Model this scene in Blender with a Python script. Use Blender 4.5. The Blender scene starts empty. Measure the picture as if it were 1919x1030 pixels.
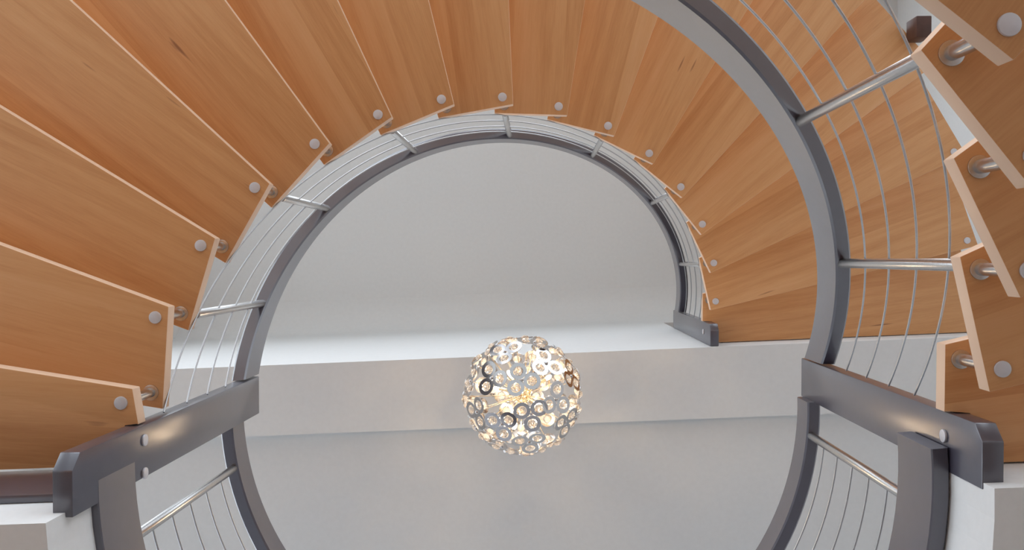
import bpy, bmesh, math, random
from mathutils import Vector, Matrix
random.seed(7)
S = bpy.context.scene
C = S.collection
PI = math.pi

# ------------------------------------------------------------------ camera
F_PX, RX, RY = 1700.0, 0.0179, 0.0257
Mx = Matrix(((1,0,0),(0,math.cos(RX),-math.sin(RX)),(0,math.sin(RX),math.cos(RX))))
My = Matrix(((math.cos(RY),0,math.sin(RY)),(0,1,0),(-math.sin(RY),0,math.cos(RY))))
Rt = (Mx @ My).transposed()
right, up, back = Rt @ Vector((1,0,0)), Rt @ Vector((0,-1,0)), Rt @ Vector((0,0,-1))
cd = bpy.data.cameras.new('camera')
cam = bpy.data.objects.new('camera', cd); C.objects.link(cam)
cd.sensor_width = 36.0; cd.lens = F_PX / 1919.0 * 36.0
cd.clip_start = 0.02; cd.clip_end = 200
cam.matrix_world = Matrix((
    (right.x, up.x, back.x, 0), (right.y, up.y, back.y, 0), (right.z, up.z, back.z, 0), (0,0,0,1)))
S.camera = cam

# ------------------------------------------------------------------ world, daylight, exposure
w = bpy.data.worlds.new('overcast_sky'); S.world = w; w.use_nodes = True
bg = w.node_tree.nodes['Background']
bg.inputs['Color'].default_value = (0.83, 0.91, 1.0, 1)
bg.inputs['Strength'].default_value = 1.5
S.view_settings.view_transform = 'Standard'; S.view_settings.look = 'None'
S.view_settings.gamma = 1.0; S.view_settings.use_curve_mapping = False
S.view_settings.exposure = 1.05

# ------------------------------------------------------------------ stair geometry (metres, z up, camera at the origin)
RISE, THICK = 0.18, 0.045
XA, YA, RB, T0, DT, Z0, STOREY, C2, E2 = -.0509, .323, .9793, 3.0948, .2202, 2.2792, 2.9336, -.0321, .0259
CP = Vector((-.04, .46)); ROUT = 2.41
def bolt(k):
    t = T0 + k*DT; t += C2*math.sin(2*(t-PI)); r = RB*(1+E2*math.cos(2*t))
    return Vector((XA + r*math.cos(t), YA + r*math.sin(t)))
def inward(k):
    e = 0.02; d = (bolt(k+e)-bolt(k-e)).normalized()
    n = Vector((-d.y, d.x))
    return n if n.dot(Vector((XA,YA))-bolt(k)) > 0 else -n
EDGE_A = math.radians(177.5)
def edge_dir(k):
    a = EDGE_A + math.radians(11.25)*(k+1)
    return Vector((math.cos(a), math.sin(a))), Vector((-math.sin(a), math.cos(a)))
SL, SR = Vector((-1.017,.549)), Vector((.928,.464))       # corners of the well on the slab edge
SDIR = (SR-SL).normalized(); SNRM = Vector((-SDIR.y, SDIR.x))   # SNRM points to +Y, into the slab
WC = (SL+SR)/2; WR = (SR-SL).length/2
def slab_y(x): return SL.y + (x-SL.x)*SDIR.y/SDIR.x
FLOOR1 = Z0 + 15*RISE - STOREY + THICK                      # gallery floor level
SOF1 = 1.85
GROUND = FLOOR1 - STOREY

# ------------------------------------------------------------------ materials
def mat(name): 
    m = bpy.data.materials.new(name); m.use_nodes = True
    return m, m.node_tree, m.node_tree.nodes['Principled BSDF']
def N(t, typ, **kw):
    n = t.nodes.new(typ)
    for k, v in kw.items():
        if k in n.inputs: n.inputs[k].default_value = v
        else: setattr(n, k, v)
    return n
def ramp(t, fac, stops):
    r = t.nodes.new('ShaderNodeValToRGB'); e = r.color_ramp.elements
    e[0].position, e[0].color = stops[0][0], (*stops[0][1],1)
    e[1].position, e[1].color = stops[-1][0], (*stops[-1][1],1)
    for p, c in stops[1:-1]:
        x = e.new(p); x.color = (*c,1)
    t.links.new(fac, r.inputs['Fac']); return r.outputs['Color']
def mathn(t, op, a, b=None):
    n = N(t, 'ShaderNodeMath', operation=op)
    for i, v in enumerate((a, b)):
        if v is None: continue
        if isinstance(v, (int, float)): n.inputs[i].default_value = v
        else: t.links.new(v, n.inputs[i])
    return n.outputs[0]

def wood_material():
    m, t, b = mat('beech_wood'); L = t.links.new
    tc = N(t, 'ShaderNodeTexCoord'); oi = N(t, 'ShaderNodeObjectInfo')
    sep = N(t, 'ShaderNodeSeparateXYZ'); L(tc.outputs['Object'], sep.inputs[0])
    rnd = mathn(t, 'MULTIPLY', oi.outputs['Random'], 37.0)
    # glued staves along the tread
    yy = mathn(t, 'MULTIPLY', sep.outputs['Y'], 9.5)
    yy = mathn(t, 'ADD', yy, rnd)
    stave = mathn(t, 'FLOOR', yy)
    wn = N(t, 'ShaderNodeTexWhiteNoise', noise_dimensions='1D'); L(stave, wn.inputs['W'])
    # grain stretched along x
    cx = N(t, 'ShaderNodeCombineXYZ')
    L(mathn(t,'MULTIPLY',sep.outputs['X'],1.1), cx.inputs['X'])
    L(mathn(t,'ADD',mathn(t,'MULTIPLY',sep.outputs['Y'],16.0),mathn(t,'MULTIPLY',wn.outputs['Value'],9.0)), cx.inputs['Y'])
    L(mathn(t,'ADD',sep.outputs['Z'],rnd), cx.inputs['Z'])
    g = N(t, 'ShaderNodeTexNoise', Scale=1.6, Detail=5.0, Roughness=0.6); L(cx.outputs[0], g.inputs['Vector'])
    cf = N(t, 'ShaderNodeCombineXYZ')
    L(mathn(t,'MULTIPLY',sep.outputs['X'],14.0), cf.inputs['X'])
    L(mathn(t,'MULTIPLY',sep.outputs['Y'],260.0), cf.inputs['Y'])
    L(rnd, cf.inputs['Z'])
    fine = N(t, 'ShaderNodeTexNoise', Scale=1.0, Detail=2.0); L(cf.outputs[0], fine.inputs['Vector'])
    mixv = mathn(t,'ADD', mathn(t,'MULTIPLY',g.outputs['Fac'],0.55), mathn(t,'MULTIPLY',wn.outputs['Value'],0.20))
    mixv = mathn(t,'ADD', mixv, mathn(t,'MULTIPLY',fine.outputs['Fac'],0.18))
    col = ramp(t, mixv, [(0.25,(0.58,0.265,0.098)),(0.48,(0.70,0.365,0.158)),(0.75,(0.77,0.44,0.220))])
    # few dark flecks
    cv = N(t, 'ShaderNodeCombineXYZ')
    L(mathn(t,'MULTIPLY',sep.outputs['X'],2.2), cv.inputs['X'])
    L(mathn(t,'MULTIPLY',sep.outputs['Y'],22.0), cv.inputs['Y']); L(rnd, cv.inputs['Z'])
    vo = N(t, 'ShaderNodeTexNoise', Scale=1.7, Detail=1.0); L(cv.outputs[0], vo.inputs['Vector'])
    fk = N(t, 'ShaderNodeMapRange', **{'From Min':0.765,'From Max':0.82,'To Min':0.0,'To Max':0.7}); L(vo.outputs['Fac'], fk.inputs['Value'])
    mx = N(t, 'ShaderNodeMix', data_type='RGBA'); L(fk.outputs[0], mx.inputs['Factor'])
    L(col, mx.inputs['A']); mx.inputs['B'].default_value = (0.20,0.06,0.02,1)
    # bright light on the tread edges, put into a paler edge colour
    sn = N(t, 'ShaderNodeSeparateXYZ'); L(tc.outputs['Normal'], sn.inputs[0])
    lit_edge = mathn(t, 'LESS_THAN', mathn(t, 'ABSOLUTE', sn.outputs['Z']), 0.5)
    me_ = N(t, 'ShaderNodeMix', data_type='RGBA'); L(lit_edge, me_.inputs['Factor'])
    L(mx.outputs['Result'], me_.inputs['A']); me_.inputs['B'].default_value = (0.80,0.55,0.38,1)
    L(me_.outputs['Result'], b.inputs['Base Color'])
    b.inputs['Roughness'].default_value = 0.42
    b.inputs['Specular IOR Level'].default_value = 0.4
    return m
WOOD = wood_material()
def simple(name, col, rough, metal=0.0, noise=0.0, scale=20.0, bump=0.0, spec=0.5):
    m, t, b = mat(name)
    b.inputs['Roughness'].default_value = rough; b.inputs['Metallic'].default_value = metal
    b.inputs['Specular IOR Level'].default_value = spec
    tc = N(t, 'ShaderNodeTexCoord'); n = N(t, 'ShaderNodeTexNoise', Scale=scale, Detail=4.0)
    t.links.new(tc.outputs['Object'], n.inputs['Vector'])
    lo = tuple(max(0, c*(1-noise)) for c in col); hi = tuple(min(1, c*(1+noise)) for c in col)
    t.links.new(ramp(t, n.outputs['Fac'], [(0.3, lo), (0.7, hi)]), b.inputs['Base Color'])
    if bump:
        bp = N(t, 'ShaderNodeBump', Strength=bump, Distance=0.002)
        t.links.new(n.outputs['Fac'], bp.inputs['Height']); t.links.new(bp.outputs[0], b.inputs['Normal'])
    return m
WHITE   = simple('white_plaster', (0.80,0.80,0.79), 0.85, noise=0.015, scale=60, bump=0.08, spec=0.2)
CEIL    = simple('ceiling_paint', (0.74,0.74,0.73), 0.9, noise=0.015, scale=40, bump=0.05, spec=0.2)
DARK    = simple('anthracite_lacquer', (0.050,0.046,0.070), 0.31, noise=0.06, scale=35, spec=0.9)
_b = DARK.node_tree.nodes['Principled BSDF']; _b.inputs['IOR'].default_value = 1.6
_b.inputs['Coat Weight'].default_value = 0.6; _b.inputs['Coat Roughness'].default_value = 0.22
STEEL   = simple('brushed_steel', (0.62,0.61,0.60), 0.27, metal=1.0, noise=0.05, scale=120)
CAP     = simple('satin_cap', (0.66,0.65,0.68), 0.45, metal=0.35, noise=0.03, scale=60)
WIRE    = simple('wire_steel', (0.46,0.46,0.47), 0.30, metal=1.0, noise=0.05, scale=200)
CHROME  = simple('chrome', (0.62,0.60,0.59), 0.10, metal=1.0, noise=0.02, scale=30)
GOLD    = simple('warm_chrome', (0.85,0.70,0.48), 0.18, metal=1.0, noise=0.02, scale=30)
FLOORM  = simple('oak_floor', (0.52,0.42,0.36), 0.45, noise=0.08, scale=3)
CARPET  = simple('pale_grey_carpet', (0.60,0.60,0.63), 0.95, noise=0.08, scale=200, spec=0.1)
OUTSIDE = simple('pale_gravel', (0.32,0.32,0.31), 0.9, noise=0.08, scale=6)
BROWN   = simple('dark_brown_wood', (0.075,0.030,0.020), 0.5, noise=0.2, scale=12)
def crystal_material():
    m, t, b = mat('cut_crystal')
    b.inputs['Base Color'].default_value = (1.0,0.95,0.88,1); b.inputs['Roughness'].default_value = 0.08
    b.inputs['Transmission Weight'].default_value = 0.85; b.inputs['IOR'].default_value = 1.5
    return m
CRYSTAL = crystal_material()
def bulb_material():
    m, t, b = mat('halogen_bulb')
    b.inputs['Base Color'].default_value = (1,0.9,0.75,1)
    b.inputs['Emission Color'].default_value = (1.0,0.74,0.48,1); b.inputs['Emission Strength'].default_value = 260.0
    return m
BULB = bulb_material()

# ------------------------------------------------------------------ helpers
def link(name, me, m=None, parent=None, loc=None, rz=None):
    o = bpy.data.objects.new(name, me); C.objects.link(o)
    if m is not None and me is not None and not me.materials: me.materials.append(m)
    if parent is not None: o.parent = parent
    if loc is not None: o.location = loc
    if rz is not None: o.rotation_euler = (0,0,rz)
    return o
def tomesh(bm, name, smooth=None):
    bmesh.ops.recalc_face_normals(bm, faces=bm.faces)
    me = bpy.data.meshes.new(name); bm.to_mesh(me); bm.free()
    if smooth is not None:
        me.polygons.foreach_set('use_smooth', [True]*len(me.polygons))
        me.set_sharp_from_angle(angle=math.radians(smooth))
    return me
def prism(poly, z0, z1, bevel=0.0, name='prism', holes=None):
    bm = bmesh.new()
    lo = [bm.verts.new((p[0],p[1],z0)) for p in poly]; hi = [bm.verts.new((p[0],p[1],z1)) for p in poly]
    n = len(poly)
    bm.faces.new(lo[::-1]); bm.faces.new(hi)
    for i in range(n): bm.faces.new((lo[i],lo[(i+1)%n],hi[(i+1)%n],hi[i]))
    if bevel: bmesh.ops.bevel(bm, geom=list(bm.edges), offset=bevel, segments=2, affect='EDGES', profile=0.5)
    return tomesh(bm, name, 40 if bevel else None)
def cyl(r, h, seg=24, bevel=0.0, z0=0.0, name='cyl'):
    bm = bmesh.new()
    bmesh.ops.create_cone(bm, cap_ends=True, segments=seg, radius1=r, radius2=r, depth=h)
    bmesh.ops.translate(bm, verts=bm.verts, vec=(0,0,z0+h/2))
    if bevel:
        es = [e for e in bm.edges if abs(e.verts[0].co.z-e.verts[1].co.z) < 1e-6]
        bmesh.ops.bevel(bm, geom=es, offset=bevel, segments=2, affect='EDGES', profile=0.5)
    return tomesh(bm, name, 40)
def tube(pts, r, seg=8, name='tube'):
    """round bar swept along a list of 3-D points"""
    bm = bmesh.new(); rings = []
    for i, p in enumerate(pts):
        a = pts[max(i-1,0)]; b = pts[min(i+1,len(pts)-1)]; d = (b-a).normalized()
        s = d.cross(Vector((0,0,1)))
        if s.length < 1e-4: s = Vector((1,0,0))
        s.normalize(); u = s.cross(d)
        rings.append([bm.verts.new(p + (s*math.cos(2*PI*j/seg)+u*math.sin(2*PI*j/seg))*r) for j in range(seg)])
    for a, b in zip(rings, rings[1:]):
        for j in range(seg): bm.faces.new((a[j],a[(j+1)%seg],b[(j+1)%seg],b[j]))
    bm.faces.new(rings[0]); bm.faces.new(rings[-1][::-1])
    return tomesh(bm, name, 50)
def rail_sweep(path, width, height, bev=0.006, name='handrail'):
    """path: (inner bottom xy, outward unit xy, z).  Vertical-sided rail with eased edges."""
    prof = [(bev,0),(width-bev,0),(width,bev),(width,height-bev),(width-bev,height),(bev,height),(0,height-bev),(0,bev)]
    bm = bmesh.new(); rings = []
    for p, o, z in path:
        rings.append([bm.verts.new((p.x+o.x*a, p.y+o.y*a, z+b)) for a, b in prof])
    n = len(prof)
    for a, b in zip(rings, rings[1:]):
        for j in range(n): bm.faces.new((a[j],a[(j+1)%n],b[(j+1)%n],b[j]))
    bm.faces.new(rings[0]); bm.faces.new(rings[-1][::-1])
    return tomesh(bm, name, 32)
def tag(o, label, cat, group=None):
    o['label'] = label; o['category'] = cat
    if group: o['group'] = group
    return o
def thing(name, label, cat, loc=(0,0,0), group=None):
    o = link(name, None, loc=loc); return tag(o, label, cat, group)
def struct(o): o['kind'] = 'structure'; return o
def box_poly(x0, x1, y0, y1): return [(x0,y0),(x1,y0),(x1,y1),(x0,y1)]
def join_boxes(boxes, name):
    bm = bmesh.new()
    for x0,x1,y0,y1,z0,z1 in boxes:
        v = [bm.verts.new((x,y,z)) for z in (z0,z1) for x,y in ((x0,y0),(x1,y0),(x1,y1),(x0,y1))]
        for f in ((3,2,1,0),(4,5,6,7),(0,1,5,4),(1,2,6,5),(2,3,7,6),(3,0,4,7)): bm.faces.new([v[i] for i in f])
    return tomesh(bm, name)

# ------------------------------------------------------------------ the setting
XL, XR, YB, YF = -2.75, 2.75, -2.25, 3.6      # inner faces: left, right, window side, far side
TOP = 7.0
# ground floor and ground outside
struct(link('floor', prism(box_poly(XL-.3,XR+.3,YB-.3,YF+.3), GROUND-.25, GROUND), FLOORM))
struct(link('ground', prism(box_poly(-40,40,-40,40), GROUND-.5, GROUND-.26), OUTSIDE))
def edge_pt(x, off=0.0): return (x, slab_y(x)+off)
# gallery floor slab with its half-round well
arc = []
for i in range(49):
    a = math.atan2(SR.y-WC.y, SR.x-WC.x) + PI*i/48
    arc.append((WC.x+WR*math.cos(a), WC.y+WR*math.sin(a)))
poly = [edge_pt(XR)] + [(XR,YF),(XL,YF)] + [edge_pt(XL)] + arc[::-1]
struct(link('floor_gallery', prism(poly, SOF1, FLOOR1-.016), WHITE))
struct(link('floor_boards', prism(poly, FLOOR1-.015, FLOOR1), CARPET))
# upper floor: deep edge beam, ceiling panel behind it
SOF2, FLOOR2 = SOF1+STOREY, FLOOR1+STOREY
BEAM = 0.375
poly = [edge_pt(XL), edge_pt(XR), edge_pt(XR,BEAM), edge_pt(XL,BEAM)]
struct(link('trim_1', prism(poly, SOF2, FLOOR2+.001), CEIL))
poly = [edge_pt(XL,BEAM), edge_pt(XR,BEAM), (XR,YF), (XL,YF)]
struct(link('floor_upper', prism(poly, SOF2+.10, FLOOR2), CEIL))
# upper wall rising from the beam, swept into the ceiling with a cove
bm = bmesh.new(); sec = []
sec.append((0.0, TOP-.40)); sec.append((0.0, TOP-.25))
for i in range(1,11):
    a = PI/2*i/10; sec.append((-.25+.25*math.cos(a), TOP-.25+.25*math.sin(a)))
sec += [(-.25, TOP+.05), (.15, TOP+.05), (.15, TOP-.40)]
ends = []
for x in (XL, XR):
    ends.append([bm.verts.new((x, slab_y(x)+o, z)) for o, z in sec])
n = len(sec)
for j in range(n): bm.faces.new((ends[0][j],ends[0][(j+1)%n],ends[1][(j+1)%n],ends[1][j]))
bm.faces.new(ends[0]); bm.faces.new(ends[1][::-1])
struct(link('trim_4', tomesh(bm, 'ceiling_cove', 30), CEIL))
struct(link('wall_upper', prism([edge_pt(XL),edge_pt(.93),edge_pt(.93,.15),edge_pt(XL,.15)], FLOOR2+.001, TOP-.40, name='wall_upper'), CEIL))
ADDED_SKYLIGHT = (-2.6, 1.4, -2.2, -1.3)  # unseen roof opening, added to light the tread tops
struct(link('ceiling', join_boxes([(XL-.3,XR+.3,ADDED_SKYLIGHT[3],YF+.3,TOP,TOP+.25),(XL-.3,XR+.3,YB-.3,ADDED_SKYLIGHT[2],TOP,TOP+.25),
    (XL-.3,ADDED_SKYLIGHT[0],ADDED_SKYLIGHT[2],ADDED_SKYLIGHT[3],TOP,TOP+.25),(ADDED_SKYLIGHT[1],XR+.3,ADDED_SKYLIGHT[2],ADDED_SKYLIGHT[3],TOP,TOP+.25)], 'ceiling'), CEIL))
# outer walls
struct(link('wall_right', prism(box_poly(XR,XR+.3,YB,YF), GROUND, TOP), WHITE))

def window_wall(name, horizontal, lo, hi, face, openings, th=-.3):
    """wall slab with full-height window openings; openings are (a0,a1,z0,z1)"""
    bx = []; cur = lo
    for a0,a1,z0,z1 in openings:
        bx.append((cur,a0,GROUND,TOP)); bx.append((a0,a1,GROUND,z0)); bx.append((a0,a1,z1,TOP)); cur = a1
    bx.append((cur,hi,GROUND,TOP))
    if horizontal: boxes = [(a,b,min(face,face+th),max(face,face+th),c,d) for a,b,c,d in bx]
    else: boxes = [(face-.3,face,a,b,c,d) for a,b,c,d in bx]
    return struct(link(name, join_boxes(boxes, name), WHITE))
WIN_B = [(-2.45,-.1,GROUND+.15,6.2),(.1,2.45,GROUND+.15,6.2)]
WIN_L = [(-2.0,.2,GROUND+.15,6.2),(.75,3.3,2.45,4.5)]  # gallery-storey opening is unseen, added to light the left rail underside
window_wall('wall_back', True, XL-.3, XR+.3, YB, WIN_B)
window_wall('wall_left', False, YB, YF, XL, WIN_L)
ADDED_WIN_F = [(-2.0,-.8,2.9,4.2),(.8,2.0,2.9,4.2)]  # unseen windows added to brighten the upper soffit and ceiling
window_wall('wall_front', True, XL-.3, XR+.3, YF, ADDED_WIN_F, .3)
nwin = 0
for hor, face, ops in ((True,YB,WIN_B),(False,XL,WIN_L),(True,YF+.34,ADDED_WIN_F)):
    for a0,a1,z0,z1 in ops:
        nwin += 1; t_ = .05; bx = []
        mids = [a0, (a0+a1)/2-t_/2, a1-t_]
        for a in mids: bx.append((a,a+t_,z0,z1))
        nz = max(1, round((z1-z0)/2.3))
        for i in range(nz+1):
            zz = z0+(z1-z0-t_)*i/nz
            bx.append((a0+t_,mids[1],zz,zz+t_)); bx.append((mids[1]+t_,a1-t_,zz,zz+t_))
        if hor: bb = [(a,b,face-.2,face-.14,c,d) for a,b,c,d in bx]
        else: bb = [(face-.2,face-.14,a,b,c,d) for a,b,c,d in bx]
        struct(link('window_%d' % nwin, join_boxes(bb, 'window_frame'), DARK))  # frames of unseen windows, the ones added for light included

# ------------------------------------------------------------------ treads
cap_me = cyl(.0170, .006, 28, .0015, -.006, 'bolt_cap'); cap_me.materials.append(CAP)
flange_me = cyl(.0215, .005, 28, .001, -.005, 'flange'); flange_me.materials.append(STEEL)
spacer_me = cyl(.0130, RISE-THICK-.005, 24, 0, THICK, 'spacer'); spacer_me.materials.append(STEEL)
def line_x(p, d, q, e):
    den = d.x*e.y-d.y*e.x; t = ((q.x-p.x)*e.y-(q.y-p.y)*e.x)/den
    return p+d*t
def circ_x(p, d):
    o = p-CP; b = o.dot(d); c = o.dot(o)-ROUT*ROUT
    return p+d*(-b+math.sqrt(b*b-c))
OFF = 0.040
RN = (0.925, 0.970, 0.345, 0.462)     # newel at the top of a flight: x0, x1, y0, y1
LN = (-1.045, -1.000, 0.425, 0.545)   # newel at the foot of the upper flight
tread_cache = {}
def tread_data(k):
    if k in tread_cache: return tread_cache[k]
    b1, b0 = bolt(k), bolt(k-1)
    u = (b1-b0).normalized(); wv = Vector((-u.y,u.x))
    if wv.dot(Vector((XA,YA))-b1) < 0: wv = -wv
    ip = b1+wv*(OFF-.006)
    d1, n1 = edge_dir(k); d0, n0 = edge_dir(k-1)
    bl = b1+n1*OFF; fl = b0-n0*OFF
    if k == 15: bl, d1 = SR-SNRM*.004, SDIR.copy()
    if k == 0:  fl, d0 = SL-SNRM*.024, -SDIR
    ib, jf = line_x(bl,d1,ip,u), line_x(fl,d0,ip,u)
    ob, of = circ_x(bl,d1), circ_x(fl,d0)
    poly = [jf, of, ob, ib]
    g = .003
    if k == 15:                        # notched round the newel
        x1, y0 = RN[1]+g, RN[2]-g
        a = line_x(bl,d1,Vector((x1,0)),Vector((0,1)))
        q = line_x(ip,u,Vector((0,y0)),Vector((1,0)))
        poly = [jf, of, ob, a, Vector((x1,y0)), q]
    if k == 0:
        x0, y0 = LN[0]-g, LN[2]-g
        a = line_x(fl,d0,Vector((x0,0)),Vector((0,1)))
        q = line_x(ip,u,Vector((0,y0)),Vector((1,0)))
        poly = [q, Vector((x0,y0)), a, of, ob, ib]
    org = (jf+ib)/2; mid = (of+ob)/2
    ang = math.atan2(mid.y-org.y, mid.x-org.x)
    ca, sa = math.cos(ang), math.sin(ang)
    loc = lambda p: Vector(((p.x-org.x)*ca+(p.y-org.y)*sa, -(p.x-org.x)*sa+(p.y-org.y)*ca))
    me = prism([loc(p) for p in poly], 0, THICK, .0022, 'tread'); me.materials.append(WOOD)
    outer1 = ob - d1*OFF - n1*OFF
    pd, pn = edge_dir(k-1)
    tread_cache[k] = (me, org, ang, loc(b1), loc(outer1), loc)
    return tread_cache[k]
def outer_bolt(k):
    d, n = edge_dir(k); p = circ_x(bolt(k)+n*OFF, d); return p-d*(OFF+.01)-n*OFF
def flight(label, base):
    t = thing('staircase', label, 'staircase', (CP.x, CP.y, base-RISE))
    for k in range(16):
        me, org, ang, bl, ol, loc = tread_data(k)
        tr = link('tread', me, None, t, (org.x-CP.x, org.y-CP.y, (k+1)*RISE), ang)
        if k < 15:
            for p in (bl, loc(outer_bolt(k))):
                link('bolt_cap', cap_me, None, tr, (p.x,p.y,0))
                link('spacer', spacer_me, None, tr, (p.x,p.y,0))
        if k > 0:
            for p in (loc(bolt(k-1)), loc(outer_bolt(k-1))):
                link('flange', flange_me, None, tr, (p.x,p.y,0))
    return t
flight('upper curved flight of orange beech treads sweeping across the top to the white beam', Z0)
flight('lower curved flight of beech treads rising nearest the camera at the right edge', Z0-STOREY)

# ------------------------------------------------------------------ railings along the flights
def flight_railing(label, base, zr, k0, k1, rods, RISE=RISE, Hh=.16, W=.050, IN=.046, ro=.027, wo=.034):
    p0 = bolt(0)
    t = thing('stair_railing', label, 'railing', (p0.x, p0.y, base))
    
    path = []
    n = 120
    for i in range(n+1):
        k = k0+(k1-k0)*i/n; iw = inward(k); p = bolt(k)+iw*IN - p0
        path.append((p, -iw, zr+RISE*k-base))
    link('handrail', rail_sweep(path, W, Hh), DARK, t)
    for k in rods:
        q = bolt(k)+inward(k)*ro - p0
        zb, zt = base+.18*(k+1)+THICK, zr+RISE*k+.012
        link('baluster_rod', cyl(.0135, zt-zb, 24, .003), STEEL, t, (q.x,q.y,zb-base))
    for j in range(4):
        pts = []
        for i in range(n+1):
            k = k0+(k1-k0)*i/n; q = bolt(k)+inward(k)*wo-p0
            pts.append(Vector((q.x,q.y,zr+RISE*k-.165*(j+1)-base)))
        link('cable', tube(pts, .0028, 8), WIRE, t)
    return t
flight_railing('dark curved handrail with steel rods and cables arching around the grey ceiling', Z0, 3.16, -.275, 14.56, (1,3,5,7,9,11,13))
flight_railing('dark handrail with cables sweeping down the right side in front of the treads', Z0-STOREY, .220, -.275, 14.56, (1,3,5,7,8.95,10.9,12.93), .187, .185, .046, .033, .015, .008)

# ------------------------------------------------------------------ newel posts
screw_me = cyl(.0150, .006, 24, .0015, 0, 'bolt_cap'); screw_me.materials.append(CAP)
def newel(label, rect, z0, z1, face_dir, bolts):
    """flat board post; the lower corner towards the stair (-y) is chamfered"""
    x0,x1,y0,y1 = rect; ch = .034; cx, cy = (x0+x1)/2, (y0+y1)/2
    t = thing('newel_post', label, 'post', (cx,cy,z0))
    bm = bmesh.new(); h = z1-z0
    prof = [(y0-cy+ch,0),(y1-cy,0),(y1-cy,h),(y0-cy,h),(y0-cy,ch)]
    a = [bm.verts.new((x0-cx,y,z)) for y,z in prof]; b = [bm.verts.new((x1-cx,y,z)) for y,z in prof]
    bm.faces.new(a); bm.faces.new(b[::-1])
    for i in range(5): bm.faces.new((a[i],a[(i+1)%5],b[(i+1)%5],b[i]))
    bmesh.ops.bevel(bm, geom=list(bm.edges), offset=.003, segments=2, affect='EDGES', profile=.5)
    link('board', tomesh(bm, 'newel_board', 35), DARK, t)
    for y, z in bolts:
        o = link('bolt_cap', screw_me, None, t, ((x0 if face_dir<0 else x1)-cx, y-cy, z-z0))
        o.rotation_euler = (0, face_dir*PI/2, 0)
    return t
newel('dark newel board with one silver bolt at lower right beside the near treads', RN[:3]+(.478,), 1.895, 3.175, -1, [(.400,2.068)])
newel('dark newel board with two silver bolts at lower left under the first upper tread', LN[:3]+(.560,), 1.928, 3.255, 1, [(.463,2.285),(.548,2.285)])
newel('small dark newel board standing on the white beam at the head of the upper flight', RN[:3]+(.462,), 1.88+STOREY, 3.175+STOREY, -1, [(.400,2.068+STOREY)])

# ------------------------------------------------------------------ gallery edge: kick board, riser board, railing
A0 = math.atan2(SR.y-WC.y, SR.x-WC.x)
KB0, KB1, KT = 2.04, 2.235, .038
KC = WC+Vector((-.012,0))
path = []
for i in range(65):
    a = A0-.043 + (PI+.086)*i/64; o = Vector((math.cos(a), math.sin(a)))
    path.append((KC+o*(WR-.030), o, KB0))
struct(link('trim_2', rail_sweep(path, KT, KB1-KB0, .003, 'kick_board'), DARK))
q0 = SL-SDIR*.03-SNRM*.001; q1 = Vector(edge_pt(XL))-SNRM*.001
struct(link('trim_3', prism([q0, q1, q1-SNRM*.019, q0-SNRM*.019], 2.02, Z0+.0-.001, .002, 'riser_board'), DARK))
t = thing('gallery_railing', 'dark half-round gallery rail with steel rods and cables along the bottom', 'railing', (WC.x-.015,WC.y,FLOOR1))
GR = .962; GZ = 3.02
path = []
for i in range(81):
    a = A0+.012 + (PI-.024)*i/80; o = Vector((math.cos(a), math.sin(a)))
    path.append((o*GR, o, GZ-FLOOR1))
link('handrail', rail_sweep(path, .042, .125, .005), DARK, t)
angs = [A0+math.radians(7.2)+i*(PI-math.radians(16.5))/6 for i in range(7)]
for a in angs:
    link('baluster_rod', cyl(.0135, GZ+.012-KB1, 24, .003), STEEL, t, ((GR+.016)*math.cos(a), (GR+.016)*math.sin(a), KB1-FLOOR1))
for j in range(5):
    pts = []
    for i in range(73):
        a = angs[0]+(angs[-1]-angs[0])*i/72
        pts.append(Vector(((GR+.016)*math.cos(a), (GR+.016)*math.sin(a), GZ-.13*(j+1)-FLOOR1)))
    link('cable', tube(pts, .0028, 8), WIRE, t)

# ------------------------------------------------------------------ dark brackets at the outer tread ends
o = link('wall_block', prism(box_poly(-.036,.036,-.05,.05), 0, .12, .006, 'wall_block'), BROWN, loc=(1.815,-1.085,Z0+11*RISE+THICK+.0), rz=math.radians(0))
tag(o, 'small dark brown wooden block at the outer end of an upper tread near top right', 'block')

# ------------------------------------------------------------------ chandelier
LC = Vector((-.053,.572,3.80)); LR = .238
ch = thing('ball_chandelier', 'round crystal chandelier of chrome ring rosettes with glowing bulbs', 'chandelier', LC)
def ring_mesh():
    bm = bmesh.new(); seg = 28; prof = [(.0200,-.0012),(.0348,-.0012),(.0348,.0012),(.0200,.0012)]
    rings = [[bm.verts.new((r*math.cos(2*PI*j/seg), r*math.sin(2*PI*j/seg), z)) for r,z in prof] for j in range(seg)]
    for j in range(seg):
        a, b = rings[j], rings[(j+1)%seg]
        for i in range(4): bm.faces.new((a[i],b[i],b[(i+1)%4],a[(i+1)%4]))
    return tomesh(bm, 'ring', 40)
def crystal_mesh():
    bm = bmesh.new(); bmesh.ops.create_icosphere(bm, subdivisions=2, radius=.0172)
    for v in bm.verts: v.co.z *= .7
    return tomesh(bm, 'crystal')
def hub_mesh():
    bm = bmesh.new(); bmesh.ops.create_icosphere(bm, subdivisions=2, radius=.008)
    return tomesh(bm, 'rosette_hub', 60)
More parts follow.
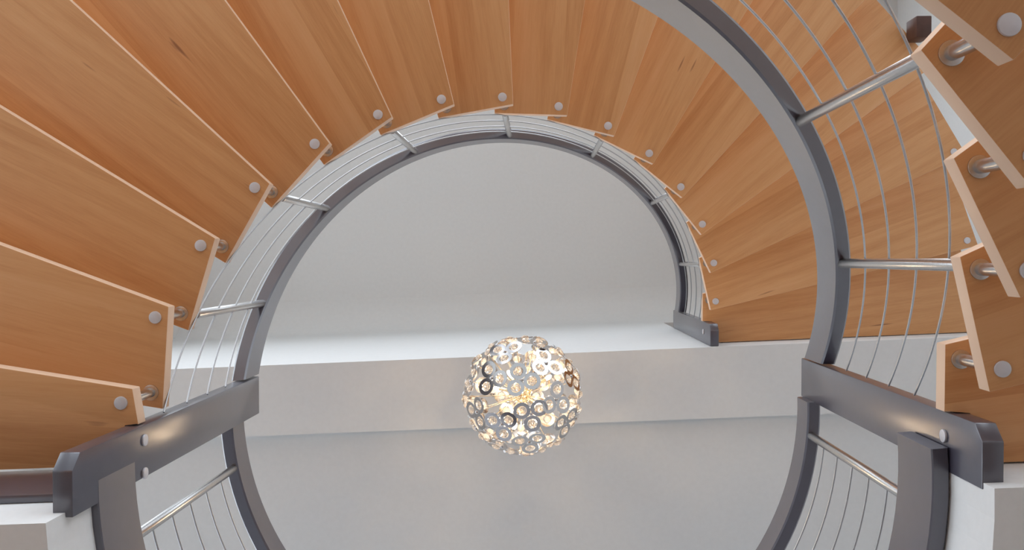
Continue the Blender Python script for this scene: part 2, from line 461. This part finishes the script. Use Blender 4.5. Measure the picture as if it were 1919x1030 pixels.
ring_me, crys_me, hub_me = ring_mesh(), crystal_mesh(), hub_mesh()
ring_me.materials.append(CHROME); crys_me.materials.append(CRYSTAL); hub_me.materials.append(CHROME)
spoke_me = cyl(.0016, LR-.03, 8, 0, .03, 'spoke'); spoke_me.materials.append(GOLD)
bm = bmesh.new(); bmesh.ops.create_icosphere(bm, subdivisions=3, radius=.034)
link('core', tomesh(bm, 'core', 60), GOLD, ch)
NR = 38; ga = PI*(3-math.sqrt(5))
for i in range(NR):
    z = 1-2*(i+.5)/NR; r = math.sqrt(1-z*z); a = ga*i
    d = Vector((r*math.cos(a), r*math.sin(a), z))
    q = d.to_track_quat('Z','Y')
    sp = link('spoke', spoke_me, None, ch); sp.rotation_mode = 'QUATERNION'; sp.rotation_quaternion = q
    ro = link('rosette', hub_me, None, ch, d*LR); ro.rotation_mode = 'QUATERNION'
    ro.rotation_quaternion = q @ Matrix.Rotation(random.uniform(0,2*PI),3,'Z').to_quaternion() @ Matrix.Rotation(random.uniform(-.12,.12),3,'X').to_quaternion()
    for j in range(3):
        b = 2*PI*j/3; p = (.0402*math.cos(b), .0402*math.sin(b), 0)
        link('ring', ring_me, None, ro, p); link('crystal', crys_me, None, ro, p)
bm = bmesh.new(); bmesh.ops.create_uvsphere(bm, u_segments=12, v_segments=8, radius=.008)
for v in bm.verts: v.co.z = v.co.z*2.0+.13
bulb_me = tomesh(bm, 'bulb', 60); bulb_me.materials.append(BULB)
sock_me = cyl(.006, .10, 10, 0, .02, 'bulb_holder'); sock_me.materials.append(GOLD)
for i in range(6):
    z = 1-2*(i+.5)/6; r = math.sqrt(1-z*z); a = ga*i+.9
    q = Vector((r*math.cos(a), r*math.sin(a), z)).to_track_quat('Z','Y')
    h = link('bulb_holder', sock_me, None, ch); h.rotation_mode = 'QUATERNION'; h.rotation_quaternion = q
    link('bulb', bulb_me, None, h)
link('cord', cyl(.004, SOF2-.03-LC.z, 10), CHROME, ch)
link('ceiling_rose', cyl(.06, .03, 32, .004, SOF2-.03-LC.z), CHROME, ch)
